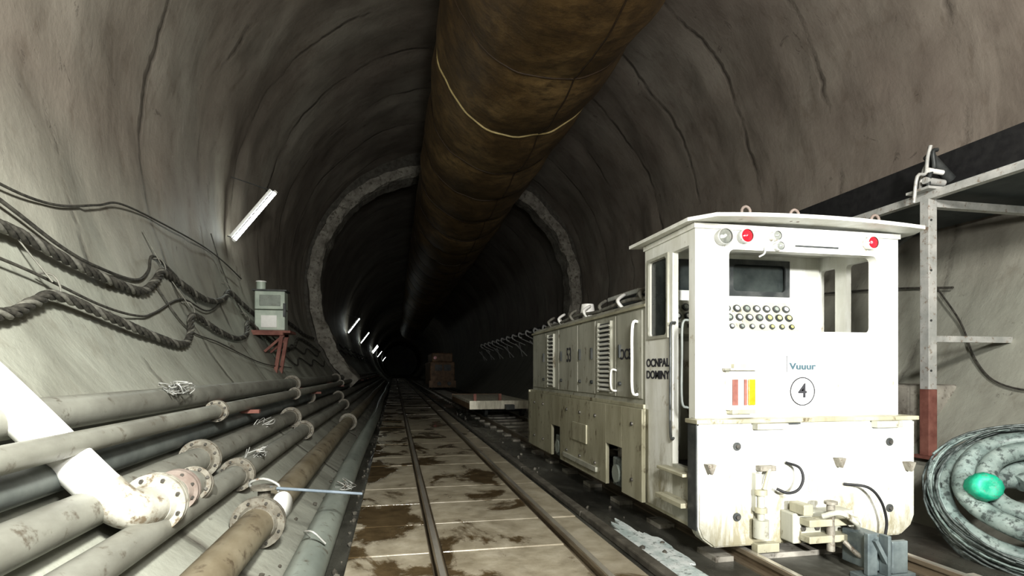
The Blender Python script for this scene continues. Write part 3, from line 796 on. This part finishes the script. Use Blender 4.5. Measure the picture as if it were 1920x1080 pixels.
for i in range(7):
    y=3.85+i*.42; x=1.82
    m_.tube([(x,y,1.60),(x-.04,y+.02,1.67),(x+.05,y+.10,1.73),(x+.03,y+.2,1.69),(x+.10,y+.24,1.60)],.015,WHITEP if i%2 else ROPEL,8,5)
m_.tube([(1.80,3.7,1.62),(1.82,4.2,1.66),(1.79,4.8,1.63),(1.82,5.4,1.66),(1.80,6.0,1.63),(1.84,6.7,1.63)],.016,ROPEL,8,6)
m_.tube([(1.90,3.7,1.62),(1.93,4.4,1.65),(1.90,5.2,1.62),(1.95,6.1,1.64),(1.9,6.8,1.62)],.013,BLACK,8,6)
m_.box(1.92,2.30,4.2,4.75,1.60,1.72,DGREY,.01); m_.box(1.89,2.33,4.15,4.8,1.72,1.76,STEEL,.01)
m_.cyl((1.88,5.3,1.60),(1.88,5.3,1.66),.05,WHITEP,14); m_.cyl((1.88,5.3,1.66),(1.88,5.3,1.76),.075,WHITEP,16,.06)
m_.box(2.5,2.9,4.6,6.4,1.60,1.64,CREAMD,.01)
m_.done('roof_cables',L)
m_=M()
SX=1.665
def skirt(y0,y1,z0,z1): m_.box(SX,SX+.03,y0,y1,z0,z1,SKIRT,.003)
skirt(YR-.02,3.94,.19,.835); skirt(4.26,5.54,.19,.835); skirt(5.86,6.92,.19,.835); skirt(3.94,4.26,.52,.835); skirt(5.54,5.86,.52,.835)
m_.box(XL,SX+.04,YR-.05,YR,.19,.835,SKIRT)
m_.box(3.07,3.10,YR,6.92,.19,.835,SKIRT); m_.box(SX,3.10,6.90,6.93,.19,.86,SKIRT)
m_.box(2.1,2.7,3.0,6.85,.35,.83,DGREY)
for y in(3.75,4.5,4.9,5.3,6.2,6.6):
    for z in(.72,.32): m_.cyl((SX-.012,y,z),(SX,y,z),.014,BOLT,8)
m_.box(SX-.02,SX,4.45,5.4,.25,.29,CREAMD); m_.box(SX-.015,SX,4.7,5.1,.45,.62,SKIRT,.005)
m_.done('underframe',L)
m_=M()
for y in(4.10,5.70):
    for x in(1.975,2.805):
        m_.lathe((x-.05,y,.30),(1,0,0),[(0,.0),(.08,-.01),(.10,.02),(.17,.02),(.19,0),(.22,0),(.222,.075),(.245,.08),(.245,.10),(0,.10)],DGREY,36)
    m_.cyl((1.73,y,.30),(3.04,y,.30),.045,DGREY,14)
    m_.box(1.70,1.86,y-.10,y+.10,.20,.42,HOSED,.01); m_.cyl((1.68,y,.30),(1.72,y,.30),.07,PIPE2,18)
    for k in(-.06,.06): m_.cyl((1.76,y+k,.42),(1.76,y+k,.56),.03,BOLT,12)
m_.done('wheelsets',L)

# ------------------------------------------------------------ camera
cam=bpy.data.cameras.new('camera'); co=bpy.data.objects.new('camera',cam); COL.objects.link(co)
co.location=(0,0,1.1); co.rotation_euler=(math.radians(90),0,math.radians(-11.84))
cam.sensor_width=36; cam.lens=1050/1920*36; cam.shift_y=155/1920; cam.clip_start=.05; cam.clip_end=400
S.camera=co

# ------------------------------------------------------------ lights
def area(name,loc,tgt,size,e,col=(1,1,1),spread=180):
    l=bpy.data.lights.new(name,'AREA'); l.size=size; l.energy=e; l.color=col; l.spread=math.radians(spread)
    o=bpy.data.objects.new(name,l); COL.objects.link(o); o.location=loc
    o.rotation_euler=(Vector(tgt)-Vector(loc)).to_track_quat('-Z','Y').to_euler(); return o
def spot(name,loc,tgt,ang,e,blend=.5,col=(1,1,1),r=.1):
    l=bpy.data.lights.new(name,'SPOT'); l.spot_size=math.radians(ang); l.energy=e; l.spot_blend=blend; l.color=col; l.shadow_soft_size=r
    o=bpy.data.objects.new(name,l); COL.objects.link(o); o.location=loc
    o.rotation_euler=(Vector(tgt)-Vector(loc)).to_track_quat('-Z','Y').to_euler(); return o
area('work_light',(.6,-.2,2.1),(2.6,3.4,.9),.5,140,(1,.99,.96),150)
area('wall_flood_light',(.4,-.2,2.7),(-2.3,2.1,2.2),.4,330,(1,1,.95),135)
area('wall_flood_light',(2.0,-.2,3.0),(5.0,1.9,3.8),.4,200,(1,.965,.925),140)
spot('loco_front_spot',(1.6,-2.2,1.6),(2.45,2.9,.95),26,2300,.5,(1,1,.99),.12)  # added spot behind the camera, no vehicle there; brightens the locomotive front
w=bpy.data.worlds.new('world'); S.world=w; w.use_nodes=True
w.node_tree.nodes['Background'].inputs[0].default_value=(.02,.025,.03,1); w.node_tree.nodes['Background'].inputs[1].default_value=.1
